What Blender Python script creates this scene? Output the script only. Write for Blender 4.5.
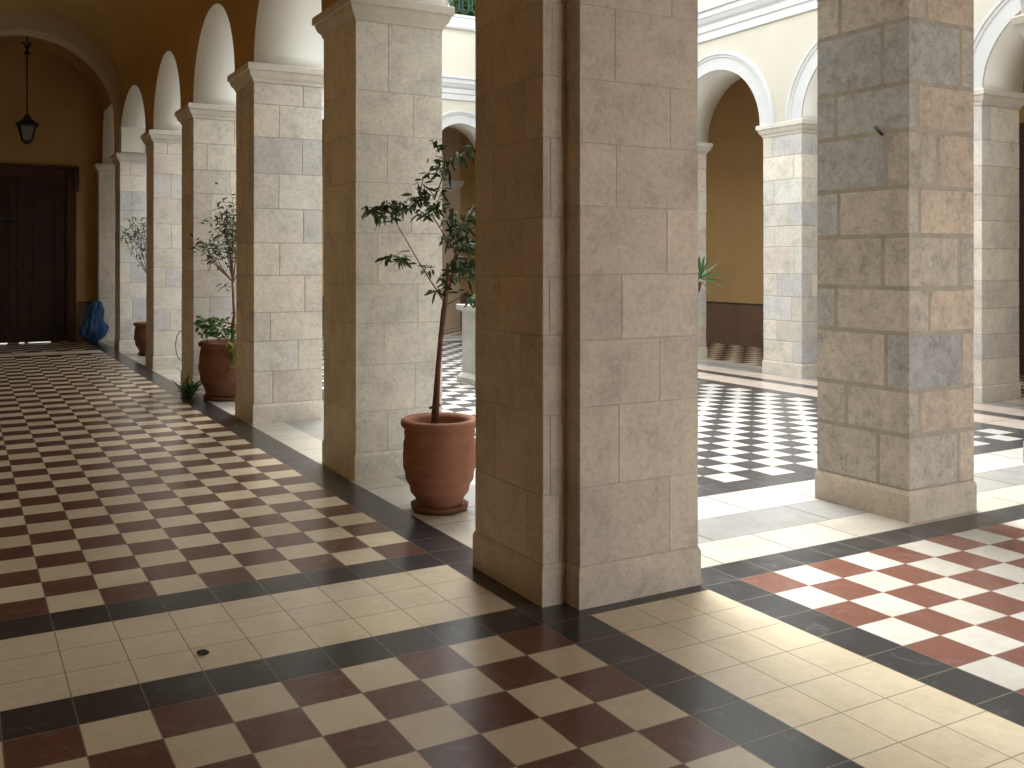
import bpy, bmesh, math, random
from mathutils import Vector, Matrix, noise

for o in list(bpy.data.objects):
    bpy.data.objects.remove(o)
SC = bpy.context.scene
COL = SC.collection
T = 0.2                      # one floor tile is 20 cm; layout below is counted in tiles


def P(u, v, z=0.0):          # u = along the left gallery (away), v = to the right, z = up, all in tiles
    return Vector((v * T, u * T, z * T))


# ---------------------------------------------------------------- camera
F_PX, YAW, CAM_H, CU, CV, HY, CX = 955.644, math.radians(28.4137), 6.729, -12.926, -8.560, 261.258, 473.684
cd = bpy.data.cameras.new('camera')
cam = bpy.data.objects.new('camera', cd)
COL.objects.link(cam)
cam.location = P(CU, CV, CAM_H)
cam.rotation_euler = (math.radians(90), 0, -YAW)
cd.sensor_width = 36
cd.lens = F_PX / 1024 * 36
cd.shift_x = (512 - CX) / 1024
cd.shift_y = (HY - 384) / 1024
cd.clip_end = 500
SC.camera = cam

# ---------------------------------------------------------------- sky, sun, exposure
W = bpy.data.worlds.new('sky')
SC.world = W
W.use_nodes = True
wn = W.node_tree
bg = wn.nodes['Background']
bg.inputs['Color'].default_value = (0.93, 0.97, 1.0, 1)
bg.inputs['Strength'].default_value = 1.0
sl = bpy.data.lights.new('hazy_sun', 'SUN')
sun = bpy.data.objects.new('hazy_sun', sl)
COL.objects.link(sun)
sl.energy = 1.8
sl.angle = math.radians(30)
sl.color = (1.0, 0.96, 0.9)
sun.rotation_euler = Vector((-0.22, -0.60, -1.0)).to_track_quat('-Z', 'Y').to_euler()
SC.view_settings.view_transform = 'Standard'
SC.view_settings.look = 'None'
SC.view_settings.gamma = 1.0
SC.view_settings.use_curve_mapping = False
SC.view_settings.exposure = 1.92
SC.cycles.max_bounces = 14
SC.cycles.diffuse_bounces = 10
SC.cycles.glossy_bounces = 5
SC.cycles.sample_clamp_indirect = 6.0
SC.cycles.use_denoising = True


# pixel of the photograph -> point on the vertical plane u = const / v = const, in tiles
def on_u(x, y, u):
    t = (x - CX) / F_PX
    du = u - CU
    dv = du * (t * math.cos(YAW) + math.sin(YAW)) / (math.cos(YAW) - t * math.sin(YAW))
    d = du * math.cos(YAW) + dv * math.sin(YAW)
    return P(u, CV + dv, CAM_H - (y - HY) * d / F_PX)


# ---------------------------------------------------------------- materials
def new_mat(name):
    m = bpy.data.materials.new(name)
    m.use_nodes = True
    n = m.node_tree.nodes
    return m, m.node_tree, n['Principled BSDF']


def nd(nt, typ, **kw):
    n = nt.nodes.new(typ)
    for k, v in kw.items():
        if k in ('operation', 'blend_type', 'data_type', 'attribute_name', 'noise_dimensions', 'feature', 'distance', 'wave_type', 'bands_direction'):
            setattr(n, k, v)
        else:
            n.inputs[k].default_value = v
    return n


def ramp(nt, fac, stops):
    r = nt.nodes.new('ShaderNodeValToRGB')
    e = r.color_ramp.elements
    while len(e) < len(stops):
        e.new(0.5)
    for i, (p, c) in enumerate(stops):
        e[i].position = p
        e[i].color = (*c, 1)
    nt.links.new(fac, r.inputs[0])
    return r.outputs[0]


def mix(nt, fac, a, b, mode='MIX'):
    m = nt.nodes.new('ShaderNodeMix')
    m.data_type = 'RGBA'
    m.blend_type = mode
    for sock, val in ((0, fac), (6, a), (7, b)):
        if isinstance(val, (int, float)):
            m.inputs[sock].default_value = val
        elif isinstance(val, tuple):
            m.inputs[sock].default_value = (*val, 1)
        else:
            nt.links.new(val, m.inputs[sock])
    return m.outputs[2]


def objco(nt):
    g = nt.nodes.new('ShaderNodeNewGeometry')
    return g.outputs['Position']


def add_bump(nt, b, h, strength, dist=0.01):
    bp = nt.nodes.new('ShaderNodeBump')
    bp.inputs['Strength'].default_value = strength
    bp.inputs['Distance'].default_value = dist
    nt.links.new(h, bp.inputs['Height'])
    nt.links.new(bp.outputs[0], b.inputs['Normal'])


def mottled(name, c1, c2, scale=3.0, rough=0.8, bump=0.15, bscale=40, detail=6, spec=0.3, bdist=0.01):
    m, nt, b = new_mat(name)
    co = objco(nt)
    n1 = nd(nt, 'ShaderNodeTexNoise', Scale=scale, Detail=detail, Roughness=0.65)
    nt.links.new(co, n1.inputs['Vector'])
    nt.links.new(ramp(nt, n1.outputs[0], [(0.3, c1), (0.7, c2)]), b.inputs['Base Color'])
    b.inputs['Roughness'].default_value = rough
    b.inputs['Specular IOR Level'].default_value = spec
    if bump:
        n2 = nd(nt, 'ShaderNodeTexNoise', Scale=bscale, Detail=5.0)
        nt.links.new(co, n2.inputs['Vector'])
        add_bump(nt, b, n2.outputs[0], bump, bdist)
    return m


def stone_mat(name, smooth=0.0, bump=0.5):
    """ashlar: each block carries its own stone colour in the attribute 'block'"""
    m, nt, b = new_mat(name)
    co = objco(nt)
    at = nd(nt, 'ShaderNodeAttribute')
    at.attribute_name = 'block'
    n1 = nd(nt, 'ShaderNodeTexNoise', Scale=5.5, Detail=10.0, Roughness=0.78)
    n2 = nd(nt, 'ShaderNodeTexNoise', Scale=38.0, Detail=6.0, Roughness=0.8)
    n3 = nd(nt, 'ShaderNodeTexNoise', Scale=2.2, Detail=4.0, Roughness=0.6)
    for n in (n1, n2, n3):
        nt.links.new(co, n.inputs['Vector'])
    c = mix(nt, 0.75, at.outputs['Color'], ramp(nt, n1.outputs[0], [(0.28, (0.62, 0.6, 0.58)), (0.5, (1, 1, 1)), (0.72, (1.22, 1.17, 1.1))]), 'MULTIPLY')
    c = mix(nt, 0.55, c, ramp(nt, n2.outputs[0], [(0.3, (0.6, 0.58, 0.56)), (0.5, (1, 1, 1)), (0.7, (1.18, 1.17, 1.15))]), 'MULTIPLY')
    if smooth:                      # the rough pillar is pitted and streaked
        n4 = nd(nt, 'ShaderNodeTexNoise', Scale=14.0, Detail=9.0, Roughness=0.85)
        nt.links.new(co, n4.inputs['Vector'])
        c = mix(nt, 0.7, c, ramp(nt, n4.outputs[0], [(0.36, (0.55, 0.52, 0.48)), (0.5, (1, 1, 1)), (0.64, (1.22, 1.2, 1.15))]), 'MULTIPLY')
    # rusty veins and pits
    v = ramp(nt, n3.outputs[0], [(0.62, (0, 0, 0)), (0.72, (1, 1, 1))])
    v2 = ramp(nt, n2.outputs[0], [(0.55, (0, 0, 0)), (0.68, (0.8, 0.8, 0.8))])
    c = mix(nt, mix(nt, 1.0, v, v2, 'MULTIPLY'), c, (0.30, 0.19, 0.11))
    nt.links.new(c, b.inputs['Base Color'])
    b.inputs['Roughness'].default_value = 0.85
    b.inputs['Specular IOR Level'].default_value = 0.25
    h = mix(nt, 0.45, n1.outputs[0], n2.outputs[0])
    add_bump(nt, b, h, bump, 0.02)
    return m


def tile_mat():
    m, nt, b = new_mat('cement_tile')
    co = objco(nt)
    at = nd(nt, 'ShaderNodeAttribute')
    at.attribute_name = 'tile'
    n1 = nd(nt, 'ShaderNodeTexNoise', Scale=3.5, Detail=7.0, Roughness=0.65)
    n2 = nd(nt, 'ShaderNodeTexNoise', Scale=30.0, Detail=5.0, Roughness=0.7)
    n3 = nd(nt, 'ShaderNodeTexNoise', Scale=1.1, Detail=5.0, Roughness=0.6)
    for n in (n1, n2, n3):
        nt.links.new(co, n.inputs['Vector'])
    c = mix(nt, 0.6, at.outputs['Color'], ramp(nt, n1.outputs[0], [(0.3, (0.78, 0.75, 0.7)), (0.55, (1.03, 1.03, 1.03))]), 'MULTIPLY')
    c = mix(nt, 0.3, c, ramp(nt, n2.outputs[0], [(0.35, (0.8, 0.8, 0.8)), (0.6, (1.05, 1.05, 1.05))]), 'MULTIPLY')
    n5 = nd(nt, 'ShaderNodeTexNoise', Scale=6.0, Detail=9.0, Roughness=0.8, Distortion=1.2)
    nt.links.new(co, n5.inputs['Vector'])
    c = mix(nt, ramp(nt, n5.outputs[0], [(0.52, (0, 0, 0)), (0.75, (0.22, 0.22, 0.22))]), c, (0.42, 0.41, 0.40))
    uv = nt.nodes.new('ShaderNodeUVMap')
    uv.uv_map = 'joint'
    sx = nt.nodes.new('ShaderNodeSeparateXYZ')
    nt.links.new(uv.outputs[0], sx.inputs[0])
    mn = []
    for i in (0, 1):
        a = nd(nt, 'ShaderNodeMath', operation='SUBTRACT')
        a.inputs[0].default_value = 1.0
        nt.links.new(sx.outputs[i], a.inputs[1])
        q = nd(nt, 'ShaderNodeMath', operation='MINIMUM')
        nt.links.new(sx.outputs[i], q.inputs[0])
        nt.links.new(a.outputs[0], q.inputs[1])
        mn.append(q)
    q = nd(nt, 'ShaderNodeMath', operation='MINIMUM')
    nt.links.new(mn[0].outputs[0], q.inputs[0])
    nt.links.new(mn[1].outputs[0], q.inputs[1])
    lt = nd(nt, 'ShaderNodeMath', operation='LESS_THAN')
    nt.links.new(q.outputs[0], lt.inputs[0])
    lt.inputs[1].default_value = 0.011
    lf = nd(nt, 'ShaderNodeMath', operation='MULTIPLY')
    nt.links.new(lt.outputs[0], lf.inputs[0])
    lf.inputs[1].default_value = 0.8
    c = mix(nt, lf.outputs[0], c, (0.2, 0.17, 0.14))
    nt.links.new(c, b.inputs['Base Color'])
    b.inputs['Roughness'].default_value = 0.24
    b.inputs['Specular IOR Level'].default_value = 0.5
    return m


M = {}
M['stone'] = stone_mat('ashlar_stone', bump=0.5)
M['rough_stone'] = stone_mat('rough_ashlar_stone', 1.0, 1.0)
M['mortar'] = mottled('mortar', (0.43, 0.385, 0.31), (0.52, 0.47, 0.39), 12, 0.95, 0.5)
M['dark_mortar'] = mottled('weathered_mortar', (0.32, 0.285, 0.225), (0.46, 0.41, 0.33), 9, 0.95, 0.8)
M['tile'] = tile_mat()
M['ochre'] = mottled('ochre_plaster', (0.43, 0.275, 0.115), (0.50, 0.33, 0.145), 1.2, 0.75, 0.06, 30)
M['cream'] = mottled('cream_plaster', (0.56, 0.53, 0.44), (0.59, 0.56, 0.47), 1.5, 0.85, 0.05, 30)
M['limewash'] = mottled('limewashed_soffit', (0.82, 0.83, 0.78), (0.87, 0.88, 0.83), 1.2, 0.85, 0.06, 30)
M['white'] = mottled('white_plaster', (0.58, 0.58, 0.575), (0.62, 0.62, 0.615), 1.2, 0.85, 0.06, 30)
M['tan'] = mottled('tan_plaster', (0.46, 0.36, 0.25), (0.54, 0.43, 0.31), 1.2, 0.85, 0.06, 30)
M['moulding'] = mottled('moulded_stone', (0.56, 0.53, 0.47), (0.70, 0.67, 0.60), 5, 0.85, 0.25, 60)
M['dado'] = mottled('brown_dado_paint', (0.15, 0.085, 0.06), (0.20, 0.12, 0.085), 2, 0.5, 0.05)
M['dado_line'] = mottled('dark_line_paint', (0.04, 0.03, 0.025), (0.06, 0.045, 0.04), 2, 0.5, 0)
M['wood'] = mottled('dark_wood', (0.02, 0.009, 0.006), (0.045, 0.02, 0.012), 6, 0.4, 0.2, 50)
M['wood2'] = mottled('brown_wood', (0.045, 0.018, 0.010), (0.085, 0.035, 0.02), 6, 0.4, 0.2, 50)
M['terracotta'] = mottled('terracotta', (0.24, 0.10, 0.06), (0.34, 0.155, 0.10), 7, 0.8, 0.3, 60)
M['terracotta_dark'] = mottled('damp_terracotta', (0.13, 0.055, 0.035), (0.20, 0.085, 0.05), 7, 0.7, 0.3, 60)
M['terracotta_old'] = mottled('old_terracotta', (0.14, 0.06, 0.035), (0.22, 0.10, 0.06), 7, 0.8, 0.3, 60)
M['soil'] = mottled('potting_soil', (0.02, 0.014, 0.01), (0.06, 0.042, 0.028), 60, 0.95, 1.0, 90)
M['bark'] = mottled('bark', (0.10, 0.05, 0.03), (0.19, 0.10, 0.065), 30, 0.85, 0.6, 90)
M['iron'] = mottled('black_iron', (0.012, 0.012, 0.013), (0.025, 0.025, 0.027), 20, 0.5, 0.1)
M['green_iron'] = mottled('dark_green_iron', (0.012, 0.03, 0.025), (0.025, 0.05, 0.04), 20, 0.5, 0.1)
M['planter'] = mottled('weathered_concrete', (0.42, 0.41, 0.36), (0.58, 0.57, 0.51), 5, 0.9, 0.4, 50)
M['bag'] = mottled('blue_plastic', (0.025, 0.095, 0.23), (0.04, 0.14, 0.32), 9, 0.35, 0.5, 30)
M['ground'] = mottled('pale_paving', (0.5, 0.41, 0.30), (0.6, 0.50, 0.37), 2, 0.9, 0.1)
M['roof'] = mottled('terrace_screed', (0.45, 0.43, 0.40), (0.55, 0.52, 0.48), 2, 0.9, 0.1)
M['dirt'] = mottled('dark_crumb', (0.03, 0.02, 0.015), (0.08, 0.06, 0.045), 60, 0.9, 0.5)
M['frosted'] = None


def leaf_mat(name, c1, c2, scale=25):
    m = mottled(name, c1, c2, scale, 0.65, 0)
    b = m.node_tree.nodes['Principled BSDF']
    b.inputs['Specular IOR Level'].default_value = 0.2
    return m


M['leaf'] = leaf_mat('olive_leaf', (0.02, 0.04, 0.015), (0.065, 0.10, 0.035))
M['leaf2'] = leaf_mat('bush_leaf', (0.03, 0.09, 0.02), (0.10, 0.20, 0.05))
M['leaf_yellow'] = leaf_mat('yellowing_leaf', (0.10, 0.12, 0.025), (0.20, 0.19, 0.04))
M['yucca'] = leaf_mat('yucca_leaf', (0.03, 0.10, 0.035), (0.10, 0.22, 0.08))
mg, ntg, bgl = new_mat('frosted_glass')
bgl.inputs['Base Color'].default_value = (0.2, 0.2, 0.18, 1)
bgl.inputs['Roughness'].default_value = 0.35
bgl.inputs['Transmission Weight'].default_value = 0.5
M['frosted'] = mg


# ---------------------------------------------------------------- mesh helpers
def thing(name, label, cat, at, group=None):
    o = bpy.data.objects.new(name, None)
    COL.objects.link(o)
    o.empty_display_size = 0.2
    o.location = at
    o['label'] = label
    o['category'] = cat
    if group:
        o['group'] = group
    return o


def obj(name, bm, mats, parent=None, smooth=False, root=None):
    """mesh built in world coordinates; becomes child of parent, whose origin it is measured from"""
    me = bpy.data.meshes.new(name)
    if parent is not None:
        off = Vector((0, 0, 0))
        p = parent
        while p is not None:
            off += p.location
            p = p.parent
        for v in bm.verts:
            v.co -= off
    if smooth:
        for f in bm.faces:
            f.smooth = True
    bm.to_mesh(me)
    bm.free()
    for m in (mats if isinstance(mats, (list, tuple)) else [mats]):
        me.materials.append(M[m])
    o = bpy.data.objects.new(name, me)
    COL.objects.link(o)
    if parent is not None:
        o.parent = parent
    return o


def tag(o, label, cat, group=None):
    o['label'] = label
    o['category'] = cat
    if group:
        o['group'] = group
    return o


def recentre(o):
    """put a one-mesh thing's origin at its base"""
    me = o.data
    xs = [v.co for v in me.vertices]
    c = Vector(((min(v.x for v in xs) + max(v.x for v in xs)) / 2, (min(v.y for v in xs) + max(v.y for v in xs)) / 2, min(v.z for v in xs)))
    for v in me.vertices:
        v.co -= c
    o.location = c
    return o


def struct(name, bm, mats, smooth=False):
    o = obj(name, bm, mats, None, smooth)
    o['kind'] = 'structure'
    return o


def box(bm, u0, u1, v0, v1, z0, z1, mi=0, bev=0.0):
    a, b = P(u0, v0, z0), P(u1, v1, z1)
    lo = Vector((min(a.x, b.x), min(a.y, b.y), min(a.z, b.z)))
    hi = Vector((max(a.x, b.x), max(a.y, b.y), max(a.z, b.z)))
    vs = [bm.verts.new((x, y, z)) for x in (lo.x, hi.x) for y in (lo.y, hi.y) for z in (lo.z, hi.z)]
    fs = []
    for idx in ((0, 1, 3, 2), (4, 6, 7, 5), (0, 4, 5, 1), (2, 3, 7, 6), (0, 2, 6, 4), (1, 5, 7, 3)):
        f = bm.faces.new([vs[i] for i in idx])
        f.material_index = mi
        fs.append(f)
    if bev:
        es = list({e for f in fs for e in f.edges})
        r = bmesh.ops.bevel(bm, geom=es, offset=bev * T, segments=1, affect='EDGES', profile=0.6)
        fs = list({f for v in r['verts'] for f in v.link_faces})
        for f in fs:
            f.material_index = mi
    return fs


def ring_profile(bm, u0, u1, v0, v1, prof, mi=0, cap=True):
    """moulding round a rectangle: prof = [(outset, z)...]"""
    rows = []
    for o_, z in prof:
        rows.append([bm.verts.new(P(a, b, z)) for a, b in ((u0 - o_, v0 - o_), (u1 + o_, v0 - o_), (u1 + o_, v1 + o_), (u0 - o_, v1 + o_))])
    for r0, r1 in zip(rows, rows[1:]):
        for i in range(4):
            j = (i + 1) % 4
            f = bm.faces.new((r0[i], r1[i], r1[j], r0[j]))
            f.material_index = mi
    if cap:
        bm.faces.new(rows[0]).material_index = mi
        bm.faces.new(rows[-1][::-1]).material_index = mi


def tube(bm, pts, rad, seg=8, mi=0, cap=True):
    """pts in metres; rad number or list"""
    n = len(pts)
    rs = rad if isinstance(rad, (list, tuple)) else [rad] * n
    rows = []
    up = Vector((0.13, 0.21, 0.97)).normalized()
    for i, p in enumerate(pts):
        d = (pts[min(i + 1, n - 1)] - pts[max(i - 1, 0)])
        if d.length < 1e-9:
            d = Vector((0, 0, 1))
        d.normalize()
        a = d.cross(up)
        if a.length < 0.05:
            a = d.cross(Vector((1, 0, 0)))
        a.normalize()
        b = d.cross(a)
        rows.append([bm.verts.new(p + (a * math.cos(t) + b * math.sin(t)) * rs[i]) for t in [2 * math.pi * k / seg for k in range(seg)]])
    for r0, r1 in zip(rows, rows[1:]):
        for k in range(seg):
            f = bm.faces.new((r0[k], r0[(k + 1) % seg], r1[(k + 1) % seg], r1[k]))
            f.smooth = True
            f.material_index = mi
    if cap:
        for r in (rows[0][::-1], rows[-1]):
            bm.faces.new(r).material_index = mi


def lathe(bm, c, prof, seg=48, mi=0, wob=0.0):
    rows = []
    for r, z in prof:
        if r < 1e-6:
            rows.append([bm.verts.new((c.x, c.y, c.z + z))])
        else:
            row = []
            for k in range(seg):
                t = 2 * math.pi * k / seg
                q = r * (1 + wob * math.sin(2 * t + z * 9))
                row.append(bm.verts.new((c.x + q * math.cos(t), c.y + q * math.sin(t), c.z + z)))
            rows.append(row)
    for r0, r1 in zip(rows, rows[1:]):
        for k in range(seg):
            j = (k + 1) % seg
            if len(r0) == 1 and len(r1) == 1:
                continue
            if len(r0) == 1:
                f = bm.faces.new((r0[0], r1[j], r1[k]))
            elif len(r1) == 1:
                f = bm.faces.new((r0[k], r0[j], r1[0]))
            else:
                f = bm.faces.new((r0[k], r0[j], r1[j], r1[k]))
            f.smooth = True
            f.material_index = mi


def leaf(bm, p, d, L, w, rng, mi=0, droop=0.25, roll=None):
    d = d.normalized()
    s = d.cross(Vector((0, 0, 1)))
    if s.length < 0.1:
        s = Vector((1, 0, 0))
    s.normalize()
    n = s.cross(d)
    r = rng.uniform(-1.2, 1.2) if roll is None else roll
    s2 = s * math.cos(r) + n * math.sin(r)
    n2 = d.cross(s2)
    row = []
    for t, k in ((0, 0.12), (0.3, 0.85), (0.55, 1.0), (0.8, 0.6), (1, 0.0)):
        c = p + d * (L * t) + Vector((0, 0, -1)) * (droop * L * t * t)
        if k == 0:
            row.append([bm.verts.new(c)])
        else:
            row.append([bm.verts.new(c - s2 * w * k * 0.5 + n2 * w * 0.12 * k), bm.verts.new(c), bm.verts.new(c + s2 * w * k * 0.5 + n2 * w * 0.12 * k)])
    for a, b in zip(row, row[1:]):
        if len(b) == 3:
            fs = [bm.faces.new((a[0], a[1], b[1], b[0])), bm.faces.new((a[1], a[2], b[2], b[1]))]
        else:
            fs = [bm.faces.new((a[0], a[1], b[0])), bm.faces.new((a[1], a[2], b[0]))]
        for f in fs:
            f.material_index = mi
            f.smooth = True


# ---------------------------------------------------------------- floor
RED, CRM, BLK = (0.135, 0.058, 0.045), (0.68, 0.595, 0.43), (0.036, 0.037, 0.04)
WHT, CHAR, CREAM2, GREY = (0.55, 0.55, 0.535), (0.055, 0.058, 0.064), (0.53, 0.51, 0.445), (0.33, 0.335, 0.33)
PEACH = (0.60, 0.52, 0.45)
U_MIN, U_MAX, V_MIN, V_MAX = -14, 74, -10.4, 46.5
COURT_U, COURT_V = (5.5, 62.0), (5.1, 34.2)


def build_floor():
    rng = random.Random(4)
    bm = bmesh.new()
    uvl = bm.loops.layers.uv.new('joint')
    cl = bm.loops.layers.float_color.new('tile')

    def quad(u0, u1, v0, v1, col, j=0.06):
        if u1 - u0 < 1e-4 or v1 - v0 < 1e-4:
            return
        k = 1 + rng.uniform(-j, j)
        w = rng.uniform(-0.015, 0.015)
        c = (max(col[0] * k + w * col[0], 0), col[1] * k, max(col[2] * k - w * col[2], 0), 1)
        f = bm.faces.new([bm.verts.new(P(a, b, 0)) for a, b in ((u0, v0), (u0, v1), (u1, v1), (u1, v0))])
        # joints stay 2 mm wide whatever the slab's size
        for l, (a, b) in zip(f.loops, ((0, 0), (0, 1), (1, 1), (1, 0))):
            l[uvl].uv = (a, b)
            l[cl] = c

    def checker(u0, u1, v0, v1, a, b, par=0):
        uu = math.floor(u0)
        while uu < u1:
            vv = math.floor(v0)
            while vv < v1:
                quad(max(uu, u0), min(uu + 1, u1), max(vv, v0), min(vv + 1, v1), a if (uu + vv + par) % 2 == 0 else b)
                vv += 1
            uu += 1

    def plain(u0, u1, v0, v1, col, su=1.0, sv=1.0, j=0.06):
        a = u0
        while a < u1 - 1e-4:
            b = v0
            while b < v1 - 1e-4:
                quad(a, min(a + su, u1), b, min(b + sv, v1), col, j)
                b += sv
            a += su

    # left gallery and the corner in front of it
    checker(U_MIN, 2, V_MIN, 1, CRM, RED)
    plain(2, 3, math.floor(V_MIN), 1, BLK)
    plain(3, 6, math.floor(V_MIN), 1, CRM, j=0.04)
    plain(6, 7, math.floor(V_MIN), 1, BLK)
    checker(7, 61, V_MIN, 1, CRM, RED)
    plain(61, 62, math.floor(V_MIN), 1, BLK)
    plain(62, 64.5, math.floor(V_MIN), 1, CRM, 1.25)
    plain(64.5, 65, math.floor(V_MIN), 1, BLK, 0.5)
    checker(65, U_MAX, V_MIN, 1, CRM, RED)
    plain(U_MIN, U_MAX, 1, 2.05, BLK, 1, 1.05)
    # cream band running on to the front wall, then the front gallery
    plain(U_MIN, 2, 2.05, 5, CRM, 1, 0.9834, j=0.04)
    plain(2, 3.12, 2.05, 5, BLK, 1.12, 1)
    plain(2.2, 3.12, 5, V_MAX, BLK, 0.92, 1)
    plain(U_MIN + 0.2, 2.2, 5, 6, BLK)
    for uu in range(U_MIN, 2):
        for vv in range(6, math.ceil(V_MAX)):
            quad(uu + 0.2, uu + 1.2, vv, min(vv + 1, V_MAX), (0.62, 0.61, 0.56) if (uu + vv) % 2 == 0 else (0.19, 0.077, 0.055))
    # strips round the courtyard: cream, grey marble, cream, black border, then the black and white squares
    x0, x1, y0, y1 = 3.12, 64.0, 2.05, 37.0
    rings = [(1.43, CREAM2, 2.2), (1.6, GREY, 4.0), (1.85, WHT, 2.6), (1.0, CHAR, 1.0)]
    for w, col, s in rings:
        plain(x0, x0 + w, y0, y1, col, w, s, 0.05)
        plain(x1 - w, x1, y0, y1, col, w, s, 0.05)
        plain(x0 + w, x1 - w, y0, y0 + w, col, s, w, 0.05)
        plain(x0 + w, x1 - w, y1 - w, y1, PEACH if col == WHT else col, s, w, 0.05)
        x0 += w
        x1 -= w
        y0 += w
        y1 -= w
    # (9..58, 8.05..31) now filled
    checker(x0, x1, y0, 28.0, WHT, CHAR, 1)
    plain(x0, x1, 28.0, 29.0, CHAR)
    plain(x0, x1, 29.0, y1, PEACH, 3.0, 5)
    # right and end galleries
    checker(3, U_MAX, 37.0, V_MAX, CRM, RED)
    checker(64, U_MAX, 2.05, 37.0, CRM, RED)
    o = struct('floor', bm, 'tile')
    return o


build_floor()


# ---------------------------------------------------------------- pillars
PAL_MIX = [(0.56, 0.50, 0.42), (0.52, 0.49, 0.44), (0.49, 0.48, 0.455), (0.59, 0.53, 0.45), (0.54, 0.48, 0.41), (0.60, 0.56, 0.49)]
PAL_ROUGH = [(0.58, 0.50, 0.40), (0.47, 0.465, 0.45), (0.44, 0.44, 0.43), (0.60, 0.53, 0.43), (0.54, 0.47, 0.385), (0.57, 0.53, 0.46)]
PAL_PALE = [(0.68, 0.64, 0.56), (0.64, 0.61, 0.55), (0.59, 0.58, 0.56), (0.72, 0.68, 0.59), (0.67, 0.61, 0.545), (0.65, 0.63, 0.58)]
PAL_BROWN = [(0.55, 0.475, 0.39), (0.53, 0.46, 0.385), (0.56, 0.48, 0.395), (0.52, 0.45, 0.375), (0.555, 0.485, 0.405)]
PAL_SMOOTH = [(0.75, 0.735, 0.655), (0.73, 0.715, 0.64), (0.76, 0.74, 0.66), (0.73, 0.72, 0.65)]
PAL_PLASTER = [(0.66, 0.62, 0.55), (0.67, 0.63, 0.56)]
Z_IMP0, Z_IMP1, Z_TOP, RISE = 14.15, 14.9, 27.5, 4.05


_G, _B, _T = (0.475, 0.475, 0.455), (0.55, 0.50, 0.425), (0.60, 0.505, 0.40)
# top z, cut along u, cut along v, colours of the back, corner and right-hand stones, with the right face's warm light painted in as tan
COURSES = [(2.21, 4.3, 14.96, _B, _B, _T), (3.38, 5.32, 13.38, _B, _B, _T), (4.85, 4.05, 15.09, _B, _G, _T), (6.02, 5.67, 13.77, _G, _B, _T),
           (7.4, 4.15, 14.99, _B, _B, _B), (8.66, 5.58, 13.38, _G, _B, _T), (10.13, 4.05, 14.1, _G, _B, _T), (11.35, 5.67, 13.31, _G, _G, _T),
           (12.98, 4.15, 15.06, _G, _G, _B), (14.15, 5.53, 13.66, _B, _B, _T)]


def blocks(bm, u0, u1, v0, v1, z0, z1, pal, rng, gap=0.035, bev=0.03, course=(1.15, 1.6), jit=0.03, laid=None):
    cl = bm.loops.layers.float_color.get('block') or bm.loops.layers.float_color.new('block')
    z = z0
    kk = 0
    k = rng.randint(0, 1)
    while z < z1 - 0.01:
        h = rng.uniform(*course)
        if z1 - (z + h) < 0.7:
            h = z1 - z
        f = (0.27 if k % 2 else 0.68) + rng.uniform(-0.07, 0.07)
        g = (0.70 if k % 2 else 0.30) + rng.uniform(-0.07, 0.07)
        uc, vc = u0 + (u1 - u0) * f, v0 + (v1 - v0) * g
        if laid:
            zt, uc, vc, cb, cc, cr_ = laid[min(kk, len(laid) - 1)]
            h = min(zt, z1) - z
        us, vs = [u0, uc, u1], [v0, vc, v1]
        for i in (0, 1):
            for j in (0, 1):
                col = rng.choice(pal)
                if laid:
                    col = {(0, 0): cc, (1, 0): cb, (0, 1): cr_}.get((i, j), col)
                q = 1 + rng.uniform(-0.07, 0.07)
                o = rng.uniform(-jit, 0)
                a0 = us[i] - (o if i == 0 else 0) + (gap / 2 if i else 0)
                a1 = us[i + 1] + (o if i == 1 else 0) - (gap / 2 if i == 0 else 0)
                b0 = vs[j] - (o if j == 0 else 0) + (gap / 2 if j else 0)
                b1 = vs[j + 1] + (o if j == 1 else 0) - (gap / 2 if j == 0 else 0)
                for fc in box(bm, a0, a1, b0, b1, z + gap / 2, z + h - gap / 2, 0, bev):
                    for l in fc.loops:
                        l[cl] = (col[0] * q, col[1] * q, col[2] * q, 1)
        z += h
        k += 1
        kk += 1


IMP_PROF = [(0.0, Z_IMP0), (0.03, Z_IMP0 + 0.02), (0.05, Z_IMP0 + 0.12), (0.16, Z_IMP0 + 0.24), (0.22, Z_IMP0 + 0.40), (0.22, Z_IMP0 + 0.46),
            (0.30, Z_IMP0 + 0.48), (0.30, Z_IMP1 - 0.04), (0.27, Z_IMP1)]


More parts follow.
